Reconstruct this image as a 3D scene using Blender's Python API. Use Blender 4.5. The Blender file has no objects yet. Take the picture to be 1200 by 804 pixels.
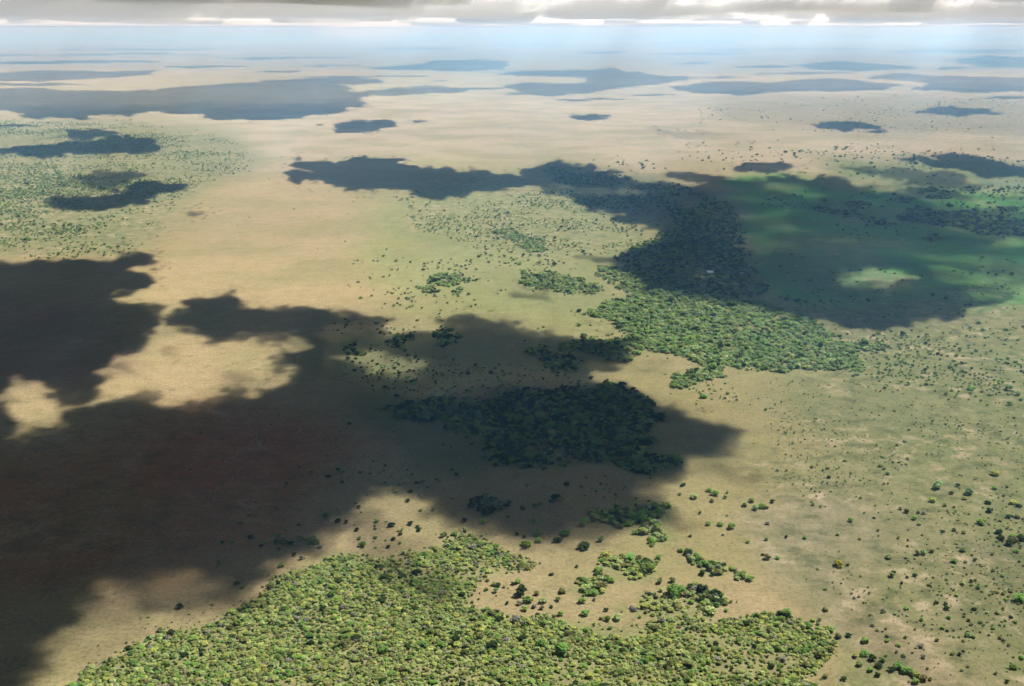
import bpy, math, random
import numpy as np
from mathutils import Vector

random.seed(7)
RNG = np.random.default_rng(11)
SC = bpy.context.scene
COL = SC.collection

# ------------------------------------------------------------------ camera
H = 450.0                      # aircraft height above the plain, metres
FOV = math.radians(50.0)
F = 600.0 / math.tan(FOV / 2)  # focal length in photo pixels (1200 wide)
HORIZON_Y = 34.0
PITCH = math.atan((402.0 - HORIZON_Y) / F)
cam_d = bpy.data.cameras.new('camera')
cam_d.angle = FOV
cam_d.clip_start = 1.0
cam_d.clip_end = 400000.0
cam = bpy.data.objects.new('camera', cam_d)
cam.location = (0, 0, H)
cam.rotation_euler = (math.pi / 2 - PITCH, 0, 0)
COL.objects.link(cam)
SC.camera = cam

# ------------------------------------------------------------------ sky and sun
SUN_EL = math.radians(52.0)
SUN_AZ = math.radians(56.0)    # to the right of straight ahead (+Y)
world = bpy.data.worlds.new('World')
SC.world = world
world.use_nodes = True
wn = world.node_tree.nodes
wn.clear()
sky = wn.new('ShaderNodeTexSky')
sky.sky_type = 'NISHITA'
sky.sun_disc = False
sky.sun_elevation = SUN_EL
sky.sun_rotation = SUN_AZ
sky.altitude = 1200.0
sky.air_density = 1.0
sky.dust_density = 0.6
bg = wn.new('ShaderNodeBackground')
bg.inputs['Strength'].default_value = 0.05
wo = wn.new('ShaderNodeOutputWorld')
world.node_tree.links.new(sky.outputs[0], bg.inputs[0])
world.node_tree.links.new(bg.outputs[0], wo.inputs[0])

sun_d = bpy.data.lights.new('sun', 'SUN')
sun_d.energy = 5.0
sun_d.angle = math.radians(0.6)
sun_d.color = (1.0, 0.975, 0.94)
sun = bpy.data.objects.new('sun', sun_d)
SUN_DIR = Vector((math.sin(SUN_AZ) * math.cos(SUN_EL), math.cos(SUN_AZ) * math.cos(SUN_EL), math.sin(SUN_EL)))
sun.rotation_euler = (-SUN_DIR).to_track_quat('-Z', 'Y').to_euler()
sun.location = (0, 0, 3000)
COL.objects.link(sun)

SC.view_settings.view_transform = 'Standard'
SC.view_settings.look = 'None'
SC.view_settings.gamma = 1.0
SC.view_settings.use_curve_mapping = False
SC.view_settings.exposure = 1.0
SC.render.engine = 'CYCLES'
SC.cycles.use_denoising = True
SC.cycles.max_bounces = 10
SC.cycles.diffuse_bounces = 2
SC.cycles.volume_bounces = 6
SC.cycles.transparent_max_bounces = 24

# ------------------------------------------------------------------ helpers
CP, SP = math.cos(PITCH), math.sin(PITCH)

def at(px, py):
    """point of the plain seen at photo pixel (px, py)"""
    cx, cy = (px - 600.0) / F, (402.0 - py) / F
    d = (cx, CP + cy * SP, -SP + cy * CP)
    k = H / -d[2]
    return d[0] * k, d[1] * k

def project(x, y):
    """photo pixel of ground point(s); behind the camera gives far-off pixels"""
    x = np.asarray(x, float); y = np.asarray(y, float)
    dep = y * CP + H * SP
    up = y * SP - H * CP
    ok = dep > 50.0
    dep = np.where(ok, dep, 50.0)
    px = 600.0 + F * x / dep
    py = 402.0 - F * up / dep
    return np.where(ok, px, -9999.0), np.where(ok, py, 9999.0)

def hash2(ix, iy, seed):
    h = (ix.astype(np.int64) * 374761393 + iy.astype(np.int64) * 668265263 + seed * 982451653) & 0x7fffffff
    h = ((h ^ (h >> 13)) * 1274126177) & 0x7fffffff
    h = h ^ (h >> 16)
    return (h & 0xffff) / 65535.0

def vnoise(x, y, seed=0):
    x0 = np.floor(x); y0 = np.floor(y)
    fx = x - x0; fy = y - y0
    fx = fx * fx * (3 - 2 * fx); fy = fy * fy * (3 - 2 * fy)
    a = hash2(x0, y0, seed); b = hash2(x0 + 1, y0, seed)
    c = hash2(x0, y0 + 1, seed); d = hash2(x0 + 1, y0 + 1, seed)
    return (a * (1 - fx) + b * fx) * (1 - fy) + (c * (1 - fx) + d * fx) * fy

def fbm(x, y, wave, octaves=5, seed=0, gain=0.5, cell=None):
    """value noise about 0 (-1..1); waves shorter than the mesh cell fade out"""
    s = np.zeros_like(np.asarray(x, float)); amp = 1.0; tot = 0.0
    ca, sa = 0.8, 0.6
    for o in range(octaves):
        xr, yr = (ca * x - sa * y) / wave, (sa * x + ca * y) / wave
        n = vnoise(xr, yr, seed + o * 17) * 2 - 1
        if cell is not None:
            n = n * np.clip(wave / (2.0 * cell) - 0.5, 0, 1)
        s += amp * n; tot += amp
        amp *= gain; wave *= 0.5
        x, y = ca * x + sa * y, -sa * x + ca * y
    return s / tot

# rasters in photo pixels, with a margin round the frame
MX, MY = 500, 120
RW, RH = 1200 + 2 * MX, 804 + 2 * MY
def raster(poly):
    m = np.zeros((RH, RW), np.float32)
    P = [(x + MX, y + MY) for x, y in poly]
    ys = np.arange(max(0, int(min(p[1] for p in P))), min(RH, int(max(p[1] for p in P)) + 2))
    xs = np.arange(RW) + 0.5
    for yy in ys:
        yc = yy + 0.5; hit = []
        for (x1, y1), (x2, y2) in zip(P, P[1:] + P[:1]):
            if (y1 <= yc) != (y2 <= yc):
                hit.append(x1 + (yc - y1) * (x2 - x1) / (y2 - y1))
        hit.sort()
        for a, b in zip(hit[0::2], hit[1::2]):
            m[yy, (xs >= a) & (xs < b)] = 1.0
    return m

def blur(m, r, ry=None):
    ry = r if ry is None else ry
    for axis, rad in ((1, r), (0, ry)):
        rad = int(round(rad))
        if rad < 1: continue
        for _ in range(2):
            k = 2 * rad + 1
            pad = [(0, 0), (0, 0)]; pad[axis] = (rad + 1, rad)
            c = np.cumsum(np.pad(m, pad, mode='edge').astype(np.float64), axis=axis)
            if axis == 1: m = ((c[:, k:] - c[:, :-k]) / k).astype(np.float32)
            else: m = ((c[k:, :] - c[:-k, :]) / k).astype(np.float32)
    return m

def sample(m, px, py, outside=0.0):
    u = np.clip(px + MX - 0.5, 0, RW - 1.001); v = np.clip(py + MY - 0.5, 0, RH - 1.001)
    i = u.astype(int); j = v.astype(int); fu = u - i; fv = v - j
    return (m[j, i] * (1 - fu) + m[j, i + 1] * fu) * (1 - fv) + (m[j + 1, i] * (1 - fu) + m[j + 1, i + 1] * fu) * fv

def smooth(a, b, x):
    t = np.clip((x - a) / (b - a), 0, 1)
    return t * t * (3 - 2 * t)

def mesh_from(name, verts, faces, mats=(), smooth_shade=False):
    me = bpy.data.meshes.new(name)
    me.from_pydata(verts, [], faces)
    for m in mats: me.materials.append(m)
    if smooth_shade:
        me.polygons.foreach_set('use_smooth', [True] * len(me.polygons))
    me.update()
    return me

def link(name, me, parent=None, loc=None):
    o = bpy.data.objects.new(name, me)
    COL.objects.link(o)
    if parent is not None: o.parent = parent
    if loc is not None: o.location = loc
    return o

# ------------------------------------------------------------------ materials
def new_mat(name):
    m = bpy.data.materials.new(name); m.use_nodes = True
    m.node_tree.nodes.clear()
    return m, m.node_tree.nodes, m.node_tree.links

def leaf_material(name, col, var=0.3, transl=0.45):
    m, n, l = new_mat(name)
    out = n.new('ShaderNodeOutputMaterial')
    info = n.new('ShaderNodeObjectInfo')
    geo = n.new('ShaderNodeNewGeometry')
    noi = n.new('ShaderNodeTexNoise'); noi.inputs['Scale'].default_value = 0.9; noi.inputs['Detail'].default_value = 2
    l.new(geo.outputs['Position'], noi.inputs['Vector'])
    hsv = n.new('ShaderNodeHueSaturation')
    hsv.inputs['Color'].default_value = (*col, 1)
    mr = n.new('ShaderNodeMapRange'); mr.inputs['To Min'].default_value = 0.478; mr.inputs['To Max'].default_value = 0.522
    l.new(info.outputs['Random'], mr.inputs['Value']); l.new(mr.outputs[0], hsv.inputs['Hue'])
    add = n.new('ShaderNodeMath'); add.operation = 'ADD'
    mr2 = n.new('ShaderNodeMapRange'); mr2.inputs['To Min'].default_value = 1 - var; mr2.inputs['To Max'].default_value = 1 + var
    mlt = n.new('ShaderNodeMath'); mlt.operation = 'MULTIPLY'; mlt.inputs[1].default_value = 7.31
    frc = n.new('ShaderNodeMath'); frc.operation = 'FRACT'
    l.new(info.outputs['Random'], mlt.inputs[0]); l.new(mlt.outputs[0], frc.inputs[0]); l.new(frc.outputs[0], mr2.inputs['Value'])
    sub = n.new('ShaderNodeMapRange'); sub.inputs['From Min'].default_value = 0.3; sub.inputs['From Max'].default_value = 0.7
    sub.inputs['To Min'].default_value = -0.22; sub.inputs['To Max'].default_value = 0.22
    l.new(noi.outputs['Fac'], sub.inputs['Value'])
    l.new(mr2.outputs[0], add.inputs[0]); l.new(sub.outputs[0], add.inputs[1])
    l.new(add.outputs[0], hsv.inputs['Value'])
    d = n.new('ShaderNodeBsdfDiffuse'); t = n.new('ShaderNodeBsdfTranslucent')
    l.new(hsv.outputs[0], d.inputs[0]); l.new(hsv.outputs[0], t.inputs[0])
    mx = n.new('ShaderNodeMixShader'); mx.inputs[0].default_value = transl
    l.new(d.outputs[0], mx.inputs[1]); l.new(t.outputs[0], mx.inputs[2])
    l.new(mx.outputs[0], out.inputs[0])
    return m

def plain_material(name, col, rough=0.9, noise_scale=0.5, amount=0.25):
    m, n, l = new_mat(name)
    out = n.new('ShaderNodeOutputMaterial'); p = n.new('ShaderNodeBsdfPrincipled')
    geo = n.new('ShaderNodeNewGeometry')
    noi = n.new('ShaderNodeTexNoise'); noi.inputs['Scale'].default_value = noise_scale; noi.inputs['Detail'].default_value = 4
    l.new(geo.outputs['Position'], noi.inputs['Vector'])
    hsv = n.new('ShaderNodeHueSaturation'); hsv.inputs['Color'].default_value = (*col, 1)
    mr = n.new('ShaderNodeMapRange'); mr.inputs['From Min'].default_value = 0.3; mr.inputs['From Max'].default_value = 0.7
    mr.inputs['To Min'].default_value = 1 - amount; mr.inputs['To Max'].default_value = 1 + amount
    l.new(noi.outputs['Fac'], mr.inputs['Value']); l.new(mr.outputs[0], hsv.inputs['Value'])
    l.new(hsv.outputs[0], p.inputs['Base Color'])
    p.inputs['Roughness'].default_value = rough
    l.new(p.outputs[0], out.inputs[0])
    return m

def ground_material():
    m, n, l = new_mat('savanna_soil')
    out = n.new('ShaderNodeOutputMaterial')
    geo = n.new('ShaderNodeNewGeometry')
    att = n.new('ShaderNodeAttribute'); att.attribute_name = 'soil'
    scr = n.new('ShaderNodeAttribute'); scr.attribute_name = 'scrub'
    def noise(scale, detail, rough=0.55, stretch=None):
        t = n.new('ShaderNodeTexNoise'); t.inputs['Scale'].default_value = scale
        t.inputs['Detail'].default_value = detail; t.inputs['Roughness'].default_value = rough
        if stretch:
            mp = n.new('ShaderNodeMapping'); mp.inputs['Scale'].default_value = stretch
            mp.inputs['Rotation'].default_value = (0, 0, 0.5)
            l.new(geo.outputs['Position'], mp.inputs[0]); l.new(mp.outputs[0], t.inputs['Vector'])
        else:
            l.new(geo.outputs['Position'], t.inputs['Vector'])
        return t.outputs['Fac']
    def remap(v, a, b, c, d):
        r = n.new('ShaderNodeMapRange'); r.inputs['From Min'].default_value = a; r.inputs['From Max'].default_value = b
        r.inputs['To Min'].default_value = c; r.inputs['To Max'].default_value = d
        l.new(v, r.inputs['Value']); return r.outputs[0]
    def math_(op, a, b):
        x = n.new('ShaderNodeMath'); x.operation = op
        for k, v in enumerate((a, b)):
            if isinstance(v, (int, float)): x.inputs[k].default_value = v
            else: l.new(v, x.inputs[k])
        return x.outputs[0]
    def mix(fac, a, b):
        x = n.new('ShaderNodeMix'); x.data_type = 'RGBA'
        for sock, v in ((x.inputs[0], fac), (x.inputs[6], a), (x.inputs[7], b)):
            if isinstance(v, tuple): sock.default_value = (*v, 1)
            elif isinstance(v, (int, float)): sock.default_value = v
            else: l.new(v, sock)
        return x.outputs[2]
    patch = noise(1 / 11.0, 5, 0.7)
    big = noise(1 / 260.0, 5)
    mid = noise(1 / 27.0, 6, 0.66)
    fine = noise(1 / 3.6, 5, 0.72)
    streak = noise(1 / 120.0, 4, 0.55, (1.0, 0.35, 1.0))
    col = att.outputs['Color']
    # grass / bare mottling: greener in one place, paler and pinker in another
    col = mix(remap(big, 0.44, 0.60, 0.0, 0.40), col, (0.185, 0.195, 0.08))
    col = mix(remap(streak, 0.50, 0.68, 0.0, 0.34), col, (0.33, 0.265, 0.155))
    # bare pale soil scars and grey-green cover where the ground is scrubby
    sc = scr.outputs['Fac']
    clus = noise(1 / 110.0, 3, 0.5)
    bare = math_('MULTIPLY', math_('MULTIPLY', remap(mid, 0.53, 0.62, 0.0, 0.9), remap(clus, 0.42, 0.58, 0.15, 1.0)), sc)
    col = mix(bare, col, (0.385, 0.315, 0.205))
    cover = math_('MULTIPLY', remap(mid, 0.47, 0.38, 0.0, 0.8), sc)
    col = mix(cover, col, (0.105, 0.125, 0.058))
    dots = math_('MULTIPLY', remap(fine, 0.56, 0.66, 0.0, 0.8), math_('ADD', math_('MULTIPLY', sc, 0.9), 0.16))
    col = mix(dots, col, (0.055, 0.066, 0.026))
    tuss = math_('MULTIPLY', remap(patch, 0.50, 0.64, 0.0, 0.5), math_('ADD', math_('MULTIPLY', sc, 0.6), 0.4))
    col = mix(tuss, col, (0.135, 0.14, 0.06))
    col = mix(remap(patch, 0.46, 0.34, 0.0, 0.35), col, (0.30, 0.235, 0.145))
    # game trails: thin pale lines that wander between the open patches
    wv = n.new('ShaderNodeTexNoise'); wv.inputs['Scale'].default_value = 1 / 70.0; wv.inputs['Detail'].default_value = 3
    l.new(geo.outputs['Position'], wv.inputs['Vector'])
    sv = n.new('ShaderNodeVectorMath'); sv.operation = 'SCALE'; sv.inputs['Scale'].default_value = 110.0
    l.new(wv.outputs['Color'], sv.inputs[0])
    av = n.new('ShaderNodeVectorMath'); av.operation = 'ADD'
    l.new(geo.outputs['Position'], av.inputs[0]); l.new(sv.outputs[0], av.inputs[1])
    flat = n.new('ShaderNodeVectorMath'); flat.operation = 'MULTIPLY'; flat.inputs[1].default_value = (1, 1, 0)
    l.new(av.outputs[0], flat.inputs[0])
    vo = n.new('ShaderNodeTexVoronoi'); vo.feature = 'DISTANCE_TO_EDGE'; vo.inputs['Scale'].default_value = 1 / 230.0
    l.new(flat.outputs[0], vo.inputs['Vector'])
    trail = math_('MULTIPLY', remap(vo.outputs['Distance'], 0.0025, 0.006, 0.3, 0.0), remap(clus, 0.40, 0.55, 0.15, 1.0))
    col = mix(trail, col, (0.40, 0.33, 0.215))
    val = math_('ADD', math_('ADD', remap(fine, 0.3, 0.7, -0.34, 0.34), remap(mid, 0.3, 0.7, -0.12, 0.12)), 1.0)
    hsv = n.new('ShaderNodeHueSaturation')
    l.new(col, hsv.inputs['Color']); l.new(val, hsv.inputs['Value'])
    d = n.new('ShaderNodeBsdfDiffuse'); d.inputs['Roughness'].default_value = 0.6
    l.new(hsv.outputs[0], d.inputs[0])
    bmp = n.new('ShaderNodeBump'); bmp.inputs['Strength'].default_value = 0.5; bmp.inputs['Distance'].default_value = 0.6
    l.new(fine, bmp.inputs['Height']); l.new(bmp.outputs[0], d.inputs['Normal'])
    l.new(d.outputs[0], out.inputs[0])
    return m

# ------------------------------------------------------------------ the plain
def polar_grid(fine_deg=0.125, fine_half=29.0, coarse=2.0, ystep=2.6, rmax=120000.0):
    az = list(np.arange(-fine_half, fine_half + 1e-6, fine_deg))
    a = fine_half + 0.5; step = 0.5
    right = []
    while a < 180:
        right.append(a); step = min(coarse, step * 1.35); a += step
    az = [-v for v in right[::-1]] + az + right
    py = np.concatenate([np.arange(850.0, 150.0, -ystep), np.arange(150.0, HORIZON_Y + 3, -ystep * 0.5)])
    r = [at(600, v)[1] for v in py]
    r0 = r[0]
    r = [v for v in (60, 150, 260, 370, 470, 560, 620) if v < r0 - 10] + r
    while r[-1] * 1.18 < rmax: r.append(r[-1] * 1.18)
    r.append(rmax)
    A = np.radians(np.array(az)); R = np.array(r)
    X = R[:, None] * np.sin(A)[None, :]; Y = R[:, None] * np.cos(A)[None, :]
    return A, R, X, Y

TAN = (0.355, 0.283, 0.150)
SOIL = [   # polygon on the photo, albedo, edge softness (px)
    ([(-500, 96), (1700, 96), (1700, 200), (-500, 200)], (0.42, 0.36, 0.24), 10),
    ([(-500, 30), (1700, 30), (1700, 84), (-500, 84)], (0.24, 0.22, 0.14), 8),
    ([(-500, 135), (130, 138), (260, 150), (330, 190), (240, 215), (190, 270), (150, 300), (-500, 305)], (0.21, 0.225, 0.11), 16),
    ([(820, 116), (960, 112), (1700, 118), (1700, 160), (1000, 158), (860, 145)], (0.29, 0.255, 0.16), 8),
    ([(450, 225), (700, 215), (760, 280), (740, 390), (600, 380), (470, 360), (430, 300)], (0.285, 0.29, 0.125), 25),
    ([(880, 330), (1300, 310), (1700, 310), (1700, 830), (1010, 830), (960, 700), (900, 560), (880, 440)], (0.215, 0.225, 0.10), 30),
    ([(420, 200), (700, 195), (760, 280), (760, 400), (640, 380), (480, 345), (460, 250)], (0.245, 0.265, 0.115), 40),
    ([(1040, 400), (1260, 380), (1700, 380), (1700, 640), (1120, 610), (1060, 520)], (0.195, 0.22, 0.095), 30),
    ([(1090, 640), (1700, 620), (1700, 740), (1150, 740)], (0.175, 0.18, 0.095), 20),
    ([(850, 206), (930, 204), (1010, 216), (1250, 226), (1700, 230), (1700, 350), (1100, 360), (950, 368), (885, 340), (868, 270)], (0.095, 0.285, 0.065), 12),
    ([(985, 318), (1020, 314), (1075, 322), (1080, 332), (1040, 342), (1000, 338)], (0.27, 0.275, 0.13), 6),  # paler patch in the sunlit gap's outline, sunlight put into the soil colour
    ([(860, 214), (890, 216), (925, 260), (905, 290), (890, 325), (876, 300), (868, 250)], (0.075, 0.24, 0.06), 5),
    ([(960, 185), (1200, 190), (1700, 195), (1700, 230), (1100, 228), (980, 206)], (0.17, 0.225, 0.11), 8),
    ([(900, 268), (1010, 270), (1060, 330), (980, 350), (900, 330)], (0.115, 0.23, 0.085), 12),
    ([(640, 195), (760, 205), (860, 225), (875, 270), (892, 340), (800, 345), (730, 310), (780, 270), (700, 245)], (0.15, 0.165, 0.095), 8),
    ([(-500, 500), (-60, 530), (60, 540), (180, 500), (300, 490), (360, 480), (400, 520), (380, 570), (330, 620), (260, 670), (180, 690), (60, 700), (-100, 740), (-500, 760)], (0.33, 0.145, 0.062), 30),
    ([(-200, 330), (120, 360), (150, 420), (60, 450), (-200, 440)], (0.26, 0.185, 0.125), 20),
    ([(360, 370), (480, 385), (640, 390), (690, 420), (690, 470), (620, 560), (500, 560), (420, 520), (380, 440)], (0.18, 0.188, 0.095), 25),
    ([(700, 420), (900, 450), (960, 520), (940, 600), (860, 680), (700, 680), (640, 640), (760, 560)], (0.285, 0.25, 0.115), 25),
    ([(880, 600), (980, 560), (1080, 620), (1050, 720), (960, 700), (900, 660)], (0.255, 0.23, 0.14), 25),
    ([(980, 690), (1120, 740), (1200, 800), (1200, 840), (1090, 840), (1090, 780), (1010, 740)], (0.285, 0.225, 0.145), 20),
]
SCRUB = [
    ([(-500, 130), (140, 140), (270, 160), (300, 200), (220, 215), (190, 270), (140, 300), (-500, 304)], 0.75, 16),
    ([(480, 215), (640, 210), (720, 260), (760, 275), (700, 300), (560, 290), (470, 260)], 0.7, 14),
    ([(940, 340), (1700, 320), (1700, 830), (1110, 830), (1000, 720), (900, 640), (880, 560), (960, 470)], 0.9, 35),
    ([(1000, 100), (1700, 100), (1700, 180), (1000, 170)], 0.5, 10),
    ([(-500, 440), (200, 480), (400, 500), (380, 580), (200, 690), (-500, 720)], 0.30, 25),
    ([(700, 360), (770, 360), (730, 400), (690, 390)], 0.7, 8),
]
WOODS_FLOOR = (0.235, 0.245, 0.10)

# woodland and scrub: (polygon, grid spacing m, chance, crown width m, colour set, edge px)
BOTTOM_WOOD = [(60, 830), (95, 804), (130, 775), (180, 747), (240, 730), (300, 702), (335, 674), (360, 657), (395, 642), (425, 648), (470, 655), (490, 645), (520, 645), (533, 632), (552, 632), (590, 645), (612, 660), (603, 672), (562, 680), (548, 700), (560, 716), (600, 724), (640, 722), (700, 736), (750, 735), (800, 724), (815, 733), (850, 742), (868, 727), (905, 718), (938, 730), (952, 746), (975, 766), (960, 785), (940, 792), (960, 830)]
WOODS = [
    (BOTTOM_WOOD, 2.3, 0.93, 3.0, 'lit', 8),
    (BOTTOM_WOOD, 11.0, 0.6, 5.2, 'mixed', 5),
    ([(665, 690), (690, 679), (708, 688), (706, 699), (678, 703)], 3.4, 0.85, 4.6, 'lit', 2),
    ([(697, 668), (710, 657), (745, 655), (772, 662), (768, 681), (740, 684), (712, 674)], 3.6, 0.85, 4.9, 'lit', 2),
    ([(722, 706), (738, 706), (736, 720), (720, 716)], 4.0, 0.7, 4.5, 'lit', 2),
    ([(750, 696), (765, 694), (800, 708), (830, 716), (840, 728), (790, 728), (752, 722), (738, 730)], 3.9, 0.72, 4.8, 'lit', 2),
    ([(802, 645), (816, 650), (832, 660), (850, 668), (846, 675), (826, 674), (814, 662)], 3.6, 0.85, 5.2, 'mixed', 2),
    ([(800, 690), (822, 687), (843, 702), (838, 712), (806, 712)], 3.6, 0.8, 5.2, 'mixed', 2),
    ([(678, 613), (698, 599), (735, 588), (775, 590), (795, 602), (782, 612), (796, 632), (776, 641), (764, 628), (742, 618), (705, 616)], 3.8, 0.9, 5.4, 'mixed', 2),
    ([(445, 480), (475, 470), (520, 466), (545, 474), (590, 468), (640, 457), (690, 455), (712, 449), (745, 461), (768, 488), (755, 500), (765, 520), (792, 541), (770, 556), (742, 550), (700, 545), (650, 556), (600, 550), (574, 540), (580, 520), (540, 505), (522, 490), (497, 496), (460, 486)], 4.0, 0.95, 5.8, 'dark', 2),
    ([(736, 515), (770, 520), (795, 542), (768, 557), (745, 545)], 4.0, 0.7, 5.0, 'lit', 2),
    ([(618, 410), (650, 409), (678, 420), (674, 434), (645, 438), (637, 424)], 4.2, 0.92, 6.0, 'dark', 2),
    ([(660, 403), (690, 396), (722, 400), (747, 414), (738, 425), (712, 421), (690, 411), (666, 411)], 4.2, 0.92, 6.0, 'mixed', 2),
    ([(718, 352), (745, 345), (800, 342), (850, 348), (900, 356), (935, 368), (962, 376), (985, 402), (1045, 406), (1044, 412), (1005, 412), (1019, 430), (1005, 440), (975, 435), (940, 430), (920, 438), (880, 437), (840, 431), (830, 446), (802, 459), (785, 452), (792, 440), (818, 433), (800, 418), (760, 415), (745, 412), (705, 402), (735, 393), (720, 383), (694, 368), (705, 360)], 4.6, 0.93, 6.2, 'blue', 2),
    ([(612, 322), (640, 317), (682, 326), (706, 339), (690, 345), (640, 340), (608, 334)], 5.2, 0.7, 6.2, 'blue', 2),
    ([(693, 314), (722, 314), (760, 330), (795, 341), (750, 347), (712, 334)], 5.2, 0.75, 6.2, 'blue', 3),
    ([(503, 327), (522, 322), (551, 319), (553, 329), (530, 336), (505, 336)], 5.4, 0.7, 6.4, 'blue', 2),
    ([(486, 336), (500, 336), (508, 344), (488, 343)], 5.4, 0.7, 6.0, 'blue', 1),
    ([(529, 338), (538, 342), (541, 347), (530, 346)], 5.4, 0.75, 6.0, 'blue', 1),
    ([(575, 271), (600, 268), (622, 278), (645, 290), (640, 294), (616, 294), (600, 284)], 6.0, 0.65, 6.5, 'blue', 2),
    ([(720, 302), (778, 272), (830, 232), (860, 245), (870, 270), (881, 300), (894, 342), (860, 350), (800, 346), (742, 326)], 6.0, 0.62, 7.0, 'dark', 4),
    ([(636, 196), (700, 203), (800, 220), (850, 240), (838, 262), (780, 264), (735, 266), (712, 254), (676, 236)], 7.5, 0.5, 7.5, 'dark', 5),
    ([(1050, 256), (1068, 243), (1110, 250), (1150, 249), (1200, 261), (1300, 272), (1300, 284), (1200, 276), (1150, 276), (1122, 266), (1060, 260)], 5.5, 0.95, 9.0, 'dark', 2),
    ([(948, 241), (975, 245), (1012, 252), (1000, 255), (956, 247)], 5.5, 0.9, 8.5, 'dark', 1),
    ([(1009, 257), (1035, 258), (1058, 264), (1040, 266), (1015, 262)], 5.5, 0.9, 8.5, 'dark', 1),
    ([(1080, 278), (1098, 277), (1103, 281), (1088, 283)], 5.5, 0.9, 8.0, 'dark', 1),
    ([(1074, 222), (1095, 221), (1094, 226), (1078, 226)], 6.0, 0.9, 8.0, 'dark', 1),
    ([(1088, 229), (1115, 229), (1113, 233), (1090, 233)], 6.0, 0.9, 8.0, 'dark', 1),
    ([(1046, 234), (1070, 233), (1066, 238), (1050, 238)], 6.0, 0.8, 8.0, 'dark', 1),
    ([(993, 238), (1015, 237), (1014, 245), (1000, 243)], 6.0, 0.8, 8.0, 'dark', 1),
    ([(1170, 244), (1192, 243), (1190, 248), (1172, 248)], 6.0, 0.8, 8.0, 'dark', 1),
    ([(512, 389), (530, 386), (538, 398), (528, 408), (512, 400)], 4.4, 0.95, 6.4, 'dark', 1),
    ([(404, 404), (420, 402), (432, 411), (418, 413), (404, 413)], 4.4, 0.75, 6.0, 'dark', 1),
    ([(464, 396), (484, 397), (478, 409), (466, 408)], 4.4, 0.75, 6.0, 'dark', 1),
    ([(440, 380), (462, 384), (460, 392), (444, 390)], 5.0, 0.4, 5.0, 'dark', 2),
    ([(905, 345), (925, 350), (960, 360), (940, 366), (910, 356)], 6.0, 0.5, 6.5, 'dark', 2),
    ([(300, 636), (330, 622), (362, 630), (356, 640), (312, 645)], 4.0, 0.28, 4.0, 'mixed', 2),
    ([(548, 590), (570, 588), (596, 592), (592, 600), (560, 604)], 3.8, 0.4, 4.0, 'dark', 2),
    # open scrub: many small bushes
    ([(-500, 140), (140, 142), (270, 165), (300, 200), (220, 215), (190, 270), (150, 302), (-500, 306)], 12.0, 0.42, 5.2, 'blue', 14),
    ([(-500, 195), (70, 205), (190, 200), (160, 240), (70, 290), (-500, 300)], 9.0, 0.45, 5.6, 'blue', 12),
    ([(480, 215), (640, 210), (720, 260), (770, 275), (700, 300), (560, 290), (470, 260)], 10.0, 0.34, 4.8, 'mixed', 14),
    ([(560, 285), (700, 280), (730, 320), (620, 325), (560, 305)], 11.0, 0.2, 5.5, 'mixed', 10),
    ([(420, 300), (600, 290), (640, 370), (480, 380), (400, 340)], 14.0, 0.12, 5.0, 'mixed', 14),
    ([(450, 318), (560, 305), (600, 335), (540, 358), (440, 350)], 9.0, 0.13, 4.8, 'mixed', 12),
    ([(690, 345), (740, 350), (740, 400), (690, 395), (660, 370)], 8.0, 0.25, 4.0, 'mixed', 10),
    ([(380, 370), (480, 385), (680, 390), (690, 470), (520, 470), (400, 450)], 8.0, 0.30, 4.0, 'dark', 14),
    ([(930, 345), (1300, 320), (1300, 470), (1060, 480), (950, 420)], 9.0, 0.22, 3.8, 'mixed', 25),
    ([(1000, 395), (1260, 380), (1260, 470), (1040, 460)], 8.5, 0.26, 4.4, 'blue', 20),
    ([(900, 440), (1260, 430), (1300, 830), (1120, 830), (1000, 720), (930, 640), (900, 560)], 4.6, 0.24, 1.5, 'scrub', 40),
    ([(1060, 500), (1260, 480), (1260, 740), (1100, 700), (1030, 640)], 4.6, 0.28, 1.9, 'scrub', 30),
    ([(1150, 660), (1260, 660), (1260, 740), (1170, 730)], 5.0, 0.34, 2.4, 'scrub', 12),
    ([(740, 425), (900, 445), (960, 520), (900, 620), (800, 620), (780, 560), (850, 520)], 13.0, 0.14, 2.6, 'scrub', 15),
    ([(790, 440), (850, 450), (880, 470), (850, 475), (800, 462)], 7.0, 0.3, 3.0, 'scrub', 6),
    ([(560, 640), (720, 655), (760, 700), (690, 720), (560, 710)], 10.0, 0.16, 2.2, 'scrub', 12),
    ([(640, 190), (1000, 165), (1250, 180), (1250, 235), (1000, 228), (860, 205), (700, 200)], 26.0, 0.16, 8.0, 'dark', 14),
    ([(880, 215), (1250, 235), (1250, 380), (1000, 390), (900, 350)], 20.0, 0.16, 6.5, 'dark', 14),
    ([(1080, 205), (1260, 215), (1260, 260), (1110, 245)], 16.0, 0.35, 7.5, 'dark', 10),
    ([(760, 130), (1250, 100), (1250, 160), (900, 165)], 45.0, 0.2, 8.0, 'blue', 12),
    ([(200, 480), (420, 480), (430, 600), (330, 620), (240, 600)], 14.0, 0.12, 2.6, 'dark', 20),
    ([(400, 560), (560, 600), (540, 650), (400, 640)], 8.0, 0.2, 2.4, 'mixed', 12),
    ([(430, 490), (580, 510), (620, 560), (790, 560), (700, 610), (560, 610), (430, 560)], 7.0, 0.28, 3.0, 'dark', 12),
    ([(140, 290), (420, 230), (440, 350), (240, 340)], 30.0, 0.08, 4.5, 'mixed', 14),
]

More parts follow.
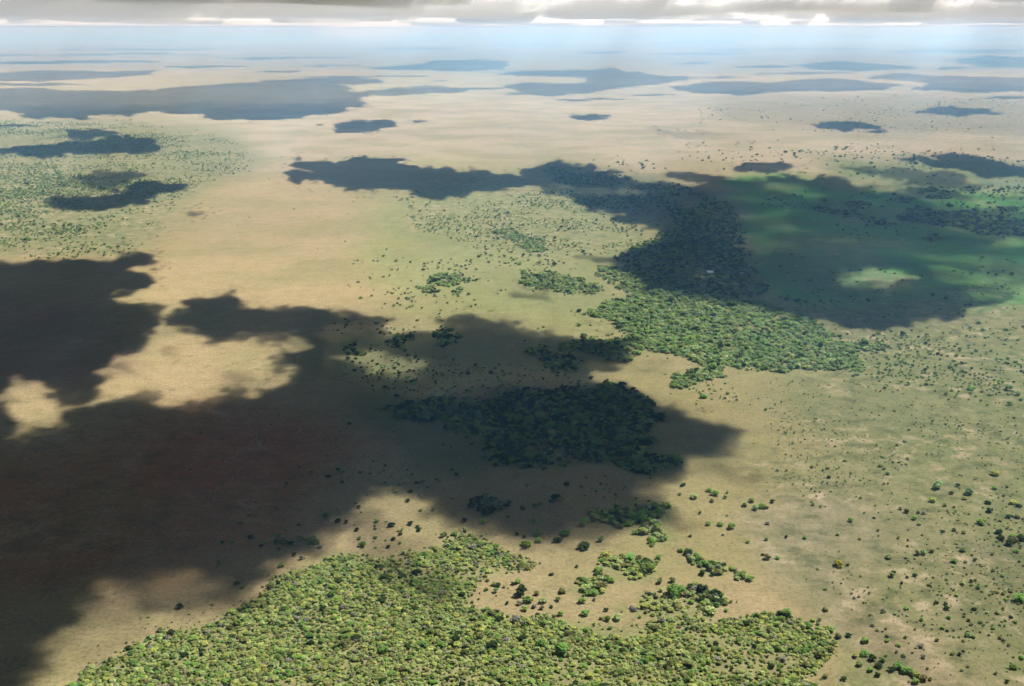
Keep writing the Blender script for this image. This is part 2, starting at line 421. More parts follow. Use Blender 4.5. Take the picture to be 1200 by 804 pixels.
def build_ground():
    A, R, X, Y = polar_grid()
    nr, na = X.shape
    px, py = project(X, Y)
    cell = np.maximum(np.gradient(R)[:, None] * 0.6, R[:, None] * 0.002) + 0 * X
    # break up the region borders with noise in metres, turned into pixels
    scale = np.clip(F / np.maximum(np.hypot(np.hypot(X, Y), H), 50), 0, 3)
    wx = fbm(X, Y, 160.0, 4, 3) * 60.0 * scale
    wy = fbm(X, Y, 160.0, 4, 9) * 25.0 * scale
    qx, qy = px + wx, py + wy
    col = np.empty((nr, na, 3)); col[:] = TAN
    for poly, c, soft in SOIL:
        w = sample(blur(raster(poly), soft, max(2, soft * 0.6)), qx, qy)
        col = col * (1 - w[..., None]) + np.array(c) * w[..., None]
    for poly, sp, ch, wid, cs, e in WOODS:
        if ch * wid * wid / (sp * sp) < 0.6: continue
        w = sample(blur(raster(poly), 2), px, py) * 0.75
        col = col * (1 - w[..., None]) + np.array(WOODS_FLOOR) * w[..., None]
    # far plain: long bands of grass and bare ground
    far = smooth(5000, 12000, np.hypot(X, Y))
    band = fbm(X, Y, 5000.0, 4, 21, cell=cell)
    g = np.clip(band * 1.8, 0, 1) * far * 0.65
    col = col * (1 - g[..., None]) + np.array((0.15, 0.18, 0.10)) * g[..., None]
    col *= 0.90
    tint = 1 + 0.16 * fbm(X, Y, 420.0, 4, 33, cell=cell)
    col *= tint[..., None]
    scr = np.zeros((nr, na))
    for poly, s, soft in SCRUB:
        scr = np.maximum(scr, s * sample(blur(raster(poly), soft, soft * 0.7), qx, qy))
    verts = np.stack([X, Y, 0 * X], -1).reshape(-1, 3)
    verts = np.vstack([verts, [[0, 0, 0]]])
    j = np.arange(na); jn = (j + 1) % na
    faces = []
    for i in range(nr - 1):
        a = i * na
        faces.append(np.stack([a + j, a + na + j, a + na + jn, a + jn], -1))
    faces = np.concatenate(faces)[:, ::-1]
    faces = faces.tolist() + [(nr * na, int(jj), int((jj + 1) % na))[::-1] for jj in range(na)]
    me = mesh_from('ground', verts.tolist(), faces, [ground_material()])
    ca = me.attributes.new('soil', 'FLOAT_COLOR', 'POINT')
    rgba = np.ones((nr * na + 1, 4)); rgba[:-1, :3] = col.reshape(-1, 3); rgba[-1, :3] = TAN
    ca.data.foreach_set('color', rgba.astype(np.float32).ravel())
    sa = me.attributes.new('scrub', 'FLOAT', 'POINT')
    sa.data.foreach_set('value', np.append(scr.ravel(), 0).astype(np.float32))
    o = link('ground', me)
    o['kind'] = 'structure'
    if me.polygons[0].normal.z < 0: me.flip_normals()
    return o

build_ground()

# ------------------------------------------------------------------ clouds (their shadows fall on the plain)
CLOUD_BASE = 645.0
# outlines of the shade on the ground as seen in the photo; the clouds stand above, towards the sun
SHADE = [
    ([(-560, 290), (-60, 303), (30, 302), (70, 304), (110, 306), (150, 301), (182, 295), (197, 297), (188, 310), (172, 322), (166, 335), (150, 345), (128, 352), (140, 358), (180, 356), (198, 362), (201, 372), (190, 382), (178, 392), (165, 410), (148, 425), (128, 437), (118, 447), (128, 460), (112, 468), (85, 472), (60, 460), (42, 440), (30, 440), (15, 450), (5, 455), (-10, 470), (-560, 500)], 1.0),
    ([(-560, 480), (-20, 470), (8, 470), (20, 490), (3, 515), (40, 507), (65, 505), (95, 500), (90, 488), (112, 475), (150, 463), (185, 450), (198, 470), (240, 470), (265, 455), (290, 445), (305, 462), (330, 441), (340, 425), (331, 412), (345, 403), (320, 400), (290, 398), (262, 397), (245, 388), (205, 384), (198, 376), (235, 366), (228, 353), (250, 349), (280, 347), (300, 357), (338, 357), (345, 364), (365, 362), (400, 362), (414, 359), (427, 359), (434, 367), (450, 371), (470, 376), (478, 381), (478, 391), (508, 390), (518, 381), (530, 375), (548, 372), (575, 376), (590, 380), (610, 379), (632, 385), (665, 388), (690, 390), (702, 397), (725, 401), (740, 412), (738, 420), (722, 427), (690, 430), (683, 437), (689, 446), (698, 453), (716, 444), (734, 449), (750, 457), (770, 468), (792, 477), (817, 489), (847, 500), (859, 512), (858, 522), (850, 534), (825, 542), (800, 545), (795, 560), (798, 580), (802, 602), (806, 628), (775, 626), (735, 624), (716, 636), (702, 646), (680, 643), (655, 648), (625, 651), (600, 646), (570, 636), (545, 626), (520, 620), (500, 608), (487, 598), (470, 584), (450, 581), (420, 590), (400, 600), (395, 622), (380, 638), (355, 655), (332, 677), (307, 702), (282, 718), (250, 730), (215, 732), (195, 722), (172, 738), (152, 742), (142, 708), (118, 700), (100, 716), (70, 742), (45, 762), (30, 804), (20, 900), (-560, 900)], 1.0),
    ([(395, 600), (425, 596), (450, 618), (480, 626), (505, 628), (500, 645), (460, 648), (430, 650), (400, 640)], 0.62),
    ([(425, 655), (445, 645), (475, 650), (520, 675), (545, 700), (530, 716), (500, 714), (455, 692), (428, 676)], 0.62),
    ([(332, 197), (345, 190), (380, 187), (425, 185), (465, 189), (510, 194), (560, 200), (600, 203), (634, 208), (620, 216), (600, 222), (560, 228), (510, 231), (480, 229), (455, 222), (420, 222), (380, 216), (345, 212), (335, 205)], 1.0),
    ([(632, 192), (645, 189), (700, 195), (742, 203), (725, 208), (745, 212), (780, 215), (800, 219), (830, 212), (860, 206), (880, 208), (950, 206), (985, 208), (1010, 215), (1060, 219), (1100, 223), (1150, 226), (1260, 232), (1700, 240), (1700, 330), (1200, 343), (1170, 350), (1160, 360), (1130, 370), (1090, 374), (1050, 386), (1010, 383), (980, 371), (950, 370), (920, 362), (870, 352), (840, 346), (800, 342), (770, 335), (748, 325), (725, 315), (715, 301), (745, 290), (770, 282), (783, 272), (775, 266), (740, 268), (718, 260), (712, 250), (690, 245), (672, 238), (660, 228), (640, 225), (610, 219), (600, 206)], 1.0),
    ([(1040, 183), (1090, 180), (1130, 186), (1200, 197), (1700, 205), (1700, 220), (1200, 210), (1150, 205), (1100, 196), (1060, 188)], 1.0),
    ([(975, 196), (1000, 193), (1040, 197), (1090, 200), (1130, 208), (1165, 216), (1150, 222), (1090, 219), (1040, 211), (1000, 204)], 0.8),
    ([(880, 194), (905, 191), (942, 196), (920, 202), (885, 200)], 0.9),
    ([(798, 203), (830, 200), (862, 208), (850, 213), (815, 212)], 0.9),
    ([(-560, 172), (0, 173), (50, 172), (80, 166), (140, 162), (180, 164), (204, 170), (190, 176), (120, 181), (50, 184), (-560, 186)], 1.0),
    ([(78, 156), (105, 151), (127, 155), (131, 160), (100, 163), (82, 161)], 0.95),
    ([(80, 213), (130, 204), (192, 207), (170, 215), (120, 220)], 0.75),
    ([(54, 237), (90, 229), (150, 221), (206, 214), (211, 222), (180, 233), (120, 243), (75, 241)], 1.0),
    ([(222, 250), (240, 245), (258, 249), (240, 254)], 0.85),
    ([(-560, 104), (0, 103), (40, 102), (100, 106), (150, 106), (200, 103), (240, 100), (300, 97), (330, 94), (400, 91), (452, 93), (440, 98), (405, 100), (395, 107), (440, 106), (500, 100), (542, 102), (540, 108), (480, 111), (420, 113), (428, 123), (400, 132), (330, 138), (260, 142), (250, 136), (190, 130), (140, 134), (100, 138), (50, 139), (10, 137), (0, 131), (-560, 132)], 1.0),
    ([(368, 152), (410, 143), (463, 142), (456, 148), (420, 152), (434, 156)], 0.95),
    ([(476, 143), (495, 140), (509, 142), (490, 145)], 0.9),
    ([(-560, 85), (0, 86), (60, 82), (120, 84), (192, 82), (180, 88), (110, 92), (50, 95), (-560, 95)], 1.0),
    ([(438, 80), (480, 76), (515, 71), (570, 70), (612, 73), (600, 80), (540, 83), (470, 82)], 1.0),
    ([(590, 101), (620, 97), (680, 98), (690, 91), (588, 88), (600, 84), (680, 82), (715, 79), (735, 82), (760, 87), (802, 90), (790, 95), (740, 103), (690, 108), (650, 112), (600, 111)], 1.0),
    ([(788, 101), (850, 95), (910, 96), (960, 91), (990, 94), (1062, 100), (1020, 107), (960, 107), (920, 107), (870, 111), (810, 109)], 1.0),
    ([(1018, 92), (1050, 86), (1100, 89), (1200, 91), (1700, 95), (1700, 108), (1190, 107), (1130, 109), (1080, 105), (1090, 97)], 1.0),
    ([(943, 76), (980, 71), (1030, 74), (1068, 80), (1010, 84), (960, 81)], 1.0),
    ([(1115, 71), (1150, 65), (1200, 67), (1700, 70), (1700, 80), (1150, 79)], 1.0),
    ([(1076, 128), (1100, 124), (1150, 127), (1178, 132), (1120, 136), (1090, 134)], 1.0),
    ([(966, 147), (990, 144), (1042, 148), (1010, 154), (980, 152)], 1.0),
    ([(670, 136), (695, 133), (725, 138), (700, 141)], 0.9),
    ([(830, 538), (850, 548), (880, 559), (888, 567), (860, 568), (835, 556)], 0.55),
    ([(792, 604), (820, 607), (842, 613), (836, 624), (800, 628)], 0.6),
    ([(750, 419), (782, 420), (775, 430), (752, 428)], 0.6),
    ([(605, 339), (645, 342), (636, 348), (610, 347)], 0.6),
    ([(678, 297), (720, 298), (715, 306), (685, 306)], 0.55),
    ([(205, 405), (230, 408), (232, 418), (210, 416)], 0.5),
    ([(150, 428), (178, 430), (176, 438), (155, 437)], 0.55),
    ([(275, 432), (305, 430), (322, 440), (300, 448), (278, 442)], 0.5),
    ([(60, 745), (100, 748), (80, 775), (50, 790)], 0.45),
    ([(40, 720), (100, 690), (300, 680), (270, 730), (150, 770), (60, 815), (20, 815)], 0.35),
    ([(560, 635), (700, 630), (690, 655), (620, 668), (560, 655)], 0.3),
    ([(760, 150), (850, 160), (880, 170), (800, 166)], 0.25),
]
LIT = [
    ([(-300, 540), (60, 545), (180, 510), (330, 490), (400, 540), (330, 630), (200, 690), (0, 720), (-300, 740)], 0.035),
    ([(1080, 240), (1260, 250), (1260, 300), (1180, 300), (1120, 270)], 0.12),
    ([(1100, 300), (1200, 300), (1260, 310), (1260, 345), (1150, 350), (1080, 335)], 0.22),
    ([(870, 225), (920, 240), (930, 290), (900, 330), (876, 300)], 0.12),
    ([(385, 372), (470, 380), (530, 378), (620, 384), (690, 395), (670, 450), (600, 455), (520, 460), (420, 470), (380, 440)], 0.09),
    ([(740, 215), (900, 210), (1100, 225), (1260, 235), (1260, 335), (1100, 370), (1000, 380), (900, 350), (860, 290)], 0.085),
    ([(560, 560), (700, 565), (780, 560), (780, 600), (680, 630), (560, 610)], 0.05),
    ([(1090, 228), (1140, 232), (1200, 240), (1200, 246), (1140, 240), (1095, 234)], 0.6),
    ([(930, 222), (1000, 232), (1040, 236), (1030, 240), (960, 232)], 0.3),
    ([(955, 280), (1010, 282), (1000, 287), (960, 285)], 0.25),
    ([(1120, 345), (1200, 335), (1260, 340), (1260, 352), (1160, 356)], 0.5),
    ([(640, 216), (700, 222), (720, 232), (680, 232), (650, 224)], 0.3),
    ([(770, 245), (810, 248), (805, 254), (775, 252)], 0.35),
    ([(880, 330), (930, 336), (925, 342), (885, 338)], 0.3),     # gaps in the cover; the wide faint ones are added to lighten the shade
    ([(412, 421), (430, 416), (452, 411), (472, 412), (478, 419), (470, 426), (452, 431), (440, 431), (434, 425), (416, 424)], 0.85),
    ([(816, 314), (850, 314), (850, 327), (816, 327)], 0.75),
    ([(343, 393), (358, 395), (356, 403), (345, 404)], 0.6),
    ([(992, 322), (1012, 317), (1045, 321), (1072, 328), (1055, 337), (1020, 336), (1000, 332)], 1.0),
    ([(1165, 285), (1190, 282), (1260, 286), (1260, 294), (1185, 294)], 0.8),
    ([(1072, 312), (1100, 314), (1150, 322), (1260, 324), (1260, 334), (1140, 332), (1090, 324)], 0.55),
    ([(715, 225), (735, 221), (762, 224), (750, 231), (722, 231)], 0.6),
    ([(980, 208), (1010, 208), (1070, 219), (1060, 225), (1010, 216)], 0.8),
    ([(850, 202), (880, 200), (912, 204), (900, 210), (860, 210)], 1.0),
    ([(900, 214), (940, 218), (985, 232), (960, 236), (910, 224)], 0.35),
    ([(1130, 222), (1200, 232), (1260, 236), (1260, 250), (1180, 245), (1120, 235)], 0.55),
    ([(780, 300), (812, 308), (820, 325), (795, 322)], 0.3),
    ([(150, 690), (200, 680), (260, 690), (230, 715), (180, 715)], 0.25),
    ([(100, 690), (140, 690), (150, 720), (110, 730)], 0.3),
]

def build_clouds(name, r0, r1, density, deepest, fullness, albedo, sag, label):
    A, R, X, Y = polar_grid(0.115, 31.0, 2.5, 2.1, 116000.0)
    k0 = int(np.searchsorted(R, r0)); k1 = int(np.searchsorted(R, r1))
    R = R[k0:k1 + 1]; X = X[k0:k1 + 1]; Y = Y[k0:k1 + 1]
    nr, na = X.shape
    px, py = project(X, Y)
    D = np.hypot(X, Y)
    cell = np.maximum(np.gradient(R)[:, None] * 0.5, R[:, None] * 0.003) + 0 * X
    scale = F / np.maximum(np.hypot(D, H), 300.0)
    amp = np.clip(D * 0.03, 26, 160)
    wx = (fbm(X, Y, 90.0, 5, 61, 0.68, cell) + 0.8 * fbm(X, Y, 420.0, 3, 62, 0.6, cell)) * amp * scale
    wy = (fbm(X, Y, 90.0, 5, 63, 0.68, cell) + 0.8 * fbm(X, Y, 420.0, 3, 64, 0.6, cell)) * amp * scale * np.clip(H / np.hypot(D, H), 0.05, 1)
    wx += 24.0 * fbm(px, py * 2, 30.0, 4, 65, 0.66); wy += 10.0 * fbm(px, py * 2, 30.0, 4, 66, 0.66) * smooth(60, 220, py)
    painted = sample(SHADE_MAP, px + wx, py + wy)
    # outside the frame and far away the broken cover goes on
    wave = np.clip(D * 0.16, 700, 4200)
    wild = np.zeros_like(X)
    for w, sd in ((900.0, 51), (2000.0, 52), (4200.0, 53)):
        wt = np.clip(1 - np.abs(np.log2(wave / w)), 0, 1)
        wild += wt * fbm(X * 0.8, Y, w, 4, sd, cell=cell)
    wild = smooth(-0.02 - fullness, 0.20 - fullness, wild + 0.22 * smooth(15000, 30000, D))
    # the bank opens towards the brightest part of the sky, left of the middle
    gap = np.exp(-((px - 430.0) / 95.0) ** 2) * smooth(14000, 20000, D)
    wild = np.clip(wild * (1 - 0.97 * gap) + 0.85 * smooth(17000, 27000, D) * (1 - 0.6 * gap) * smooth(700, 400, np.abs(px - 600)), 0, 1)
    # unseen cloud added over the aircraft to keep sun off the near air
    wild = np.maximum(wild, smooth(950, 650, np.hypot(X + 290, Y + 200)))
    inside = smooth(-480, -120, px) * smooth(1680, 1320, px) * smooth(44, 54, py) * smooth(900, 815, py)
    base = painted * inside + wild * (1 - inside)
    n = 0.75 * fbm(X, Y, 110.0, 5, 71, 0.68, cell) + 0.55 * fbm(X, Y, 600.0, 4, 72, cell=cell)
    edge = np.clip(base * 1.06 + n * 3.0 * base * np.clip(1 - 1.04 * base, 0, 1), 0, 1)
    core = np.clip(1.15 + 0.6 * fbm(X, Y, 320.0, 4, 75, cell=cell), 0.85, 1.6)
    # as thick as it takes for sunlight to fade by the wanted share
    depth = -np.log(1 - (1 - math.exp(-deepest)) * edge) * core
    T = np.where(edge > 0.02, depth * SUN_DIR.z / density, 0)
    tscale = deepest / density
    T = T * smooth(r1, r1 * 0.72, D)            # thins out where the next sheet of cloud takes over
    T[0, :] = 0; T[-1, :] = 0
    bil = 0.5 + 0.5 * fbm(X, Y, 90.0 + tscale, 4, 81, cell=cell)
    # uneven, sagging base that stays clear of the haze below
    drop = np.minimum(0.25 * T * bil, sag * (0.35 + 0.65 * smooth(-0.25, 0.35, fbm(X, Y, 2600.0, 4, 91, cell=cell))))
    kx, ky = SUN_DIR.x / SUN_DIR.z, SUN_DIR.y / SUN_DIR.z
    zt = CLOUD_BASE + (T - drop); zb = CLOUD_BASE - drop
    used = T > 0
    un = np.roll(used, -1, axis=1)
    quad = used[:-1] | used[1:] | un[:-1] | un[1:]
    touched = np.zeros((nr, na), bool)
    touched[:-1] |= quad; touched[1:] |= quad
    q2 = np.roll(quad, 1, axis=1)
    touched[:-1] |= q2; touched[1:] |= q2
    idt = -np.ones((nr, na), int); idb = -np.ones((nr, na), int)
    nt = int(touched.sum())
    idt[touched] = np.arange(nt)
    idb[touched] = idt[touched]
    nu = int(used.sum())
    idb[used] = nt + np.arange(nu)
    vt = np.stack([X + kx * zt, Y + ky * zt, zt], -1)[touched]
    vb = np.stack([X + kx * zb, Y + ky * zb, zb], -1)[used]
    verts = np.vstack([vt, vb])
    ii, jj = np.nonzero(quad); jn = (jj + 1) % na
    top = np.stack([idt[ii, jj], idt[ii, jn], idt[ii + 1, jn], idt[ii + 1, jj]], -1)
    bot = np.stack([idb[ii, jj], idb[ii + 1, jj], idb[ii + 1, jn], idb[ii, jn]], -1)
    me = bpy.data.meshes.new(name)
    me.from_pydata(verts.tolist(), [], np.vstack([top, bot]).tolist())
    me.update()
    m, nn, l = new_mat(name + '_droplets')
    out = nn.new('ShaderNodeOutputMaterial'); v = nn.new('ShaderNodeVolumePrincipled')
    v.inputs['Color'].default_value = (albedo * 0.99, albedo * 0.996, albedo, 1)
    v.inputs['Density'].default_value = density
    v.inputs['Anisotropy'].default_value = 0.35
    l.new(v.outputs[0], out.inputs['Volume'])
    me.materials.append(m)
    o = link(name, me)
    o['kind'] = 'stuff'
    o['label'] = label
    o['category'] = 'cloud'
    return o

SHADE_MAP = np.zeros((RH, RW), np.float32)
for poly, op in SHADE: SHADE_MAP = np.maximum(SHADE_MAP, raster(poly) * op)
for poly, op in LIT: SHADE_MAP = SHADE_MAP * (1 - op * blur(raster(poly), 5, 2))
BANDS = [(50, 330, 58, 3), (-60, 270, 64, 3), (-60, 200, 73, 5), (190, 300, 78, 3), (670, 830, 45, 3), (700, 900, 51, 3), (680, 745, 61.5, 4), (740, 900, 63, 2.5),
         (590, 650, 86, 3), (505, 535, 95, 2), (800, 1030, 58, 3), (1030, 1260, 59.5, 5), (795, 835, 74, 3), (855, 945, 78, 3), (1085, 1155, 80, 3), (795, 875, 91, 3),
         (330, 440, 77, 2.5), (250, 420, 68, 3), (-60, 120, 99, 3), (420, 560, 57, 3), (1060, 1260, 48, 3), (560, 680, 52, 3), (340, 520, 90, 2), (1130, 1260, 114, 3),
         (640, 760, 117, 2), (300, 360, 84, 2), (870, 1010, 86, 2.5), (520, 590, 104, 2.5), (-60, 60, 148, 3), (730, 800, 111, 2)]
for x0, x1, yc, th in BANDS:
    lens = [(x0 + (x1 - x0) * t, yc + (0.5 - t) * 2 - th * math.sin(math.pi * t) * 0.5 * (0.7 + 0.3 * math.sin(7 * t + x0))) for t in np.linspace(0, 1, 15)]
    lens += [(x0 + (x1 - x0) * t, yc + (0.5 - t) * 2 + th * math.sin(math.pi * t) * 0.5 * (0.7 + 0.3 * math.sin(9 * t + x1))) for t in np.linspace(1, 0, 15)]
    SHADE_MAP = np.maximum(SHADE_MAP, raster(lens))
_near = np.clip((np.arange(RH) - MY - 330) / 350.0, 0, 1).astype(np.float32)[:, None]
_mid = np.clip((np.arange(RH) - MY - 150) / 150.0, 0, 1).astype(np.float32)[:, None]
SHADE_MAP = (blur(SHADE_MAP, 2, 0) * (1 - _mid) + (0.68 * blur(SHADE_MAP, 2, 1) + 0.32 * blur(SHADE_MAP, 15, 6)) * _mid) * (1 - _near) + (0.5 * blur(SHADE_MAP, 9, 6) + 0.5 * blur(SHADE_MAP, 30, 17)) * _near

build_clouds('cloud_cover', 0.0, 7300.0, 0.09, 6.0, 0.10, 0.3, 60.0, 'broken cumulus cover above the aircraft that shades the plain')
build_clouds('cloud_bank', 5200.0, 116000.0, 0.0026, 3.0, 0.10, 0.998, 125.0, 'pale grey cloud bank along the top of the picture')

# ------------------------------------------------------------------ trees and bushes
LEAF = {
    'green': leaf_material('leaves_green', (0.21, 0.335, 0.08)),
    'yellow': leaf_material('leaves_yellow_green', (0.39, 0.44, 0.125)),
    'pale': leaf_material('leaves_pale_green', (0.35, 0.42, 0.16)),
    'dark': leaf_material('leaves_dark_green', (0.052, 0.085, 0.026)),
    'grey': leaf_material('twigs_grey', (0.20, 0.195, 0.15), 0.2, 0.1),
    'blue': leaf_material('leaves_blue_green', (0.27, 0.37, 0.155)),
    'olive': leaf_material('leaves_olive', (0.22, 0.23, 0.085)),
    'gold': leaf_material('leaves_gold_green', (0.42, 0.43, 0.06)),
}
BARK = plain_material('bark', (0.13, 0.10, 0.075), 0.95, 3.0, 0.3)

def crown_mesh(name, mat, seed, lobes=9, leaves=30, leaf=0.20, flat=0.62, dense=1.0):
    """unit crown: about 1 wide, leaf-clump faces through the lobes of a dome"""
    r = np.random.default_rng(seed)
    V = []; Fc = []
    def put(c, nrm, s):
        nrm = nrm / (np.linalg.norm(nrm) + 1e-9)
        a = np.cross(nrm, r.normal(size=3)); a /= np.linalg.norm(a) + 1e-9
        b = np.cross(nrm, a)
        k = len(V)
        w = s * r.uniform(0.6, 1.25); h = s * r.uniform(0.6, 1.25)
        bend = nrm * s * r.uniform(-0.25, 0.35)
        V.append(c - a * w * .5); V.append(c - b * h * .5 + bend * .3); V.append(c + a * w * .5); V.append(c + b * h * .5 + bend)
        Fc.append((k, k + 1, k + 2, k + 3))
    for L in range(lobes):
        if L == 0: c = np.array([0, 0, 0.34]); rad = 0.33
        else:
            a = r.uniform(0, 2 * math.pi); d = math.sqrt(r.uniform(0.04, 1)) * 0.34
            c = np.array([math.cos(a) * d, math.sin(a) * d, r.uniform(0.2, 0.52) * (1.15 - d)]); rad = r.uniform(0.13, 0.24)
        for _ in range(int(leaves * dense * (1.6 if L == 0 else 1))):
            n = r.normal(size=3); n[2] = abs(n[2]) * 0.9 + 0.05 if r.random() < 0.78 else n[2]
            n /= np.linalg.norm(n)
            p = c + n * rad * r.uniform(0.72, 1.08) * np.array([1, 1, flat / 0.7])
            p[2] = max(p[2], 0.05)
            put(p, n + np.array([0.25, 0.15, 0.75]) + r.normal(size=3) * 0.4, leaf * r.uniform(0.7, 1.2))
    return mesh_from(name, [tuple(v) for v in V], Fc, [mat])

def trunk_mesh(name, seed):
    r = random.Random(seed)
    V = []; Fc = []
    def limb(p, q, r0, r1, sides=5):
        p = Vector(p); q = Vector(q); d = (q - p).normalized()
        a = d.orthogonal().normalized(); b = d.cross(a); k = len(V)
        for c, rad in ((p, r0), (q, r1)):
            for i in range(sides):
                t = 2 * math.pi * i / sides
                V.append(tuple(c + (a * math.cos(t) + b * math.sin(t)) * rad))
        for i in range(sides):
            j = (i + 1) % sides
            Fc.append((k + i, k + j, k + sides + j, k + sides + i))
    limb((0, 0, -0.03), (0.01, 0.0, 0.16), 0.036, 0.026)
    for i in range(4):
        t = i * math.pi / 2 + r.uniform(-.4, .4)
        e = (math.cos(t) * 0.2, math.sin(t) * 0.2, r.uniform(0.32, 0.44))
        limb((0.01, 0, 0.14), e, 0.022, 0.008)
    return mesh_from(name, V, Fc, [BARK])

CROWN = {}
for ci, (k, m) in enumerate(LEAF.items()):
    CROWN[k] = [crown_mesh('crown_' + k, m, 100 * ci + v, lobes=8 + v, leaves=26 if k != 'grey' else 16) for v in range(3)]
TRUNK = [trunk_mesh('trunk_mesh', s) for s in range(3)]
SETS = {
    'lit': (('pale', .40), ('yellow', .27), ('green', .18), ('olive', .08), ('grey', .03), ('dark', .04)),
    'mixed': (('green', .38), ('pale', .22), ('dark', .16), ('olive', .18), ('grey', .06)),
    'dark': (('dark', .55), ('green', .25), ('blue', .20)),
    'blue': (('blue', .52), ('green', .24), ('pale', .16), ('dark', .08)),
    'scrub': (('olive', .34), ('dark', .12), ('green', .18), ('blue', .22), ('grey', .14)),
}

# individual trees picked out in the photo: (x, y of the base, crown width in photo pixels[, colour])
TREES = """384,560,8 396,551,7 351,548,5 364,554,5 336,568,5 324,596,5 366,589,5 381,607,10 396,612,8 350,616,5 334,621,5 281,614,8 292,605,5 294,631,9 272,636,7 261,637,6 257,660,9 211,712,10 277,684,9 284,689,6 326,629,6 341,639,8 312,637,8 306,641,6 354,655,8,grey 330,664,7 366,634,7 375,642,6 345,651,6
401,554,8 422,555,7 463,577,7 481,577,6 478,588,6 529,552,6 535,558,7 493,599,5 508,598,6 552,595,12 559,586,7 567,603,11 585,596,9 594,594,8 544,611,8 566,613,9 595,607,6 545,623,9 533,627,9 522,628,5 551,629,8 481,615,8 489,618,6 491,622,7 442,612,7 459,617,10 418,622,7 406,613,6 421,632,6 425,640,10 461,633,6 469,627,6 471,622,5 440,631,6 420,595,5 469,637,5 455,642,6
651,587,13 664,569,9 682,572,6 628,595,11 612,598,8 625,612,10 631,627,13 631,635,9 606,627,6 614,630,5 617,640,14 662,627,12 654,635,12 685,643,15 704,634,9 676,665,5 686,612,12 683,616,10 772,655,8 799,570,5 797,580,6 618,570,6 637,571,6
801,569,6 838,580,11,green 831,576,8 813,584,11,pale 834,588,7 852,578,5 850,584,6 820,602,5 905,589,7 844,616,9 857,619,11,green 830,615,8 809,629,5 900,614,7,grey 876,636,6 898,633,6 921,630,6 894,651,5 899,655,10 912,655,7 943,631,7 982,627,6 997,611,8 983,663,13,gold 953,592,6 962,594,5 971,560,6 952,548,6 911,552,5 873,593,9,blue 880,588,9,pale 885,597,10,blue 893,595,10,green 899,596,8
807,650,12 812,657,10 825,662,12 832,668,12 842,667,10 845,673,8 835,674,8
1032,547,7 1041,556,8,blue 1099,572,15,blue 1115,579,6 1122,570,6 1135,579,12,blue 1130,585,7 1093,588,9,yellow 1107,593,6 1055,597,6 1063,601,8 1076,602,5 1072,609,8 1077,615,6 1167,557,12,yellow 1165,573,7 1187,590,10,yellow 1194,594,8 1160,600,9,dark 1182,607,8,dark 1150,614,10,green 1118,622,6 1129,625,6 1092,647,8 1082,649,10,blue 1075,650,8 1062,654,6 1042,654,10,blue 1053,631,5 1008,632,5 1128,646,8 1118,659,8 1163,650,6 1142,657,6 1170,625,9,dark 1173,632,11,dark 1182,638,12,dark 1188,635,12,olive 1197,633,13,dark 1191,631,10,green 1191,647,7 1047,672,6
610,697,17,dark 618,705,12,green 608,709,8,grey 629,697,9 636,706,11 635,714,7 626,712,7,grey 615,715,8 646,712,6 654,704,8 658,695,11,olive 607,683,9 602,685,6 657,721,10 649,724,7 682,706,11 696,704,6,grey 685,721,12 710,716,7 696,733,6 712,727,9 724,726,12 705,726,6 715,737,7 716,747,7 792,697,20,green 788,682,10 773,683,9 774,693,7 786,727,8 646,674,6 660,733,7 666,746,11,olive
570,692,7,green 581,694,8,green 579,686,8 584,687,8 594,708,6 541,699,9,dark 554,706,5 539,712,8 555,712,7 585,723,9 571,681,6
878,680,11,green 851,716,7,green 973,739,10,green 982,748,9,olive 994,746,9,dark 967,716,8 989,797,9,dark 947,735,13,green 921,723,16,green 915,722,12,dark 955,749,10,green 887,724,9 823,673,10 842,672,12 814,692,10,grey 821,692,10 810,707,9 828,708,11,pale 839,706,9 807,699,9 832,700,8 967,794,9,olive
1014,753,11,green 1040,747,6 1040,752,7 1053,757,7 1061,748,5 1078,758,9,grey 1059,769,8,blue 1051,765,5 1038,769,5 1081,771,8,grey 1087,784,5 1038,737,5 1028,739,5 1062,714,6 1049,720,5 1080,727,6 1105,737,7,green 1098,751,6 1109,714,8 1108,709,6 1098,707,5 1112,725,6 1141,715,7 1135,728,5 1149,730,6 1134,742,6 1132,746,6 1116,767,6 1124,768,6 1187,783,10,green 1197,772,7 1167,790,6 1180,800,6 1128,786,5 1169,719,7 1190,730,6 1045,676,9,blue 1072,675,7 1063,677,5 1128,685,7 1138,682,6 1194,704,14,green 1164,737,6 1182,757,5
1003,770,10,yellow 1013,768,11,green 1022,773,11,dark 1008,780,9,pale 1020,787,9 1030,782,11,dark 1035,775,9 1044,786,11,dark 1053,783,13,green 1058,788,12,green 1065,788,14,green 1072,793,12,yellow 1073,801,10 1082,797,12,olive 1028,792,8 1090,797,6"""
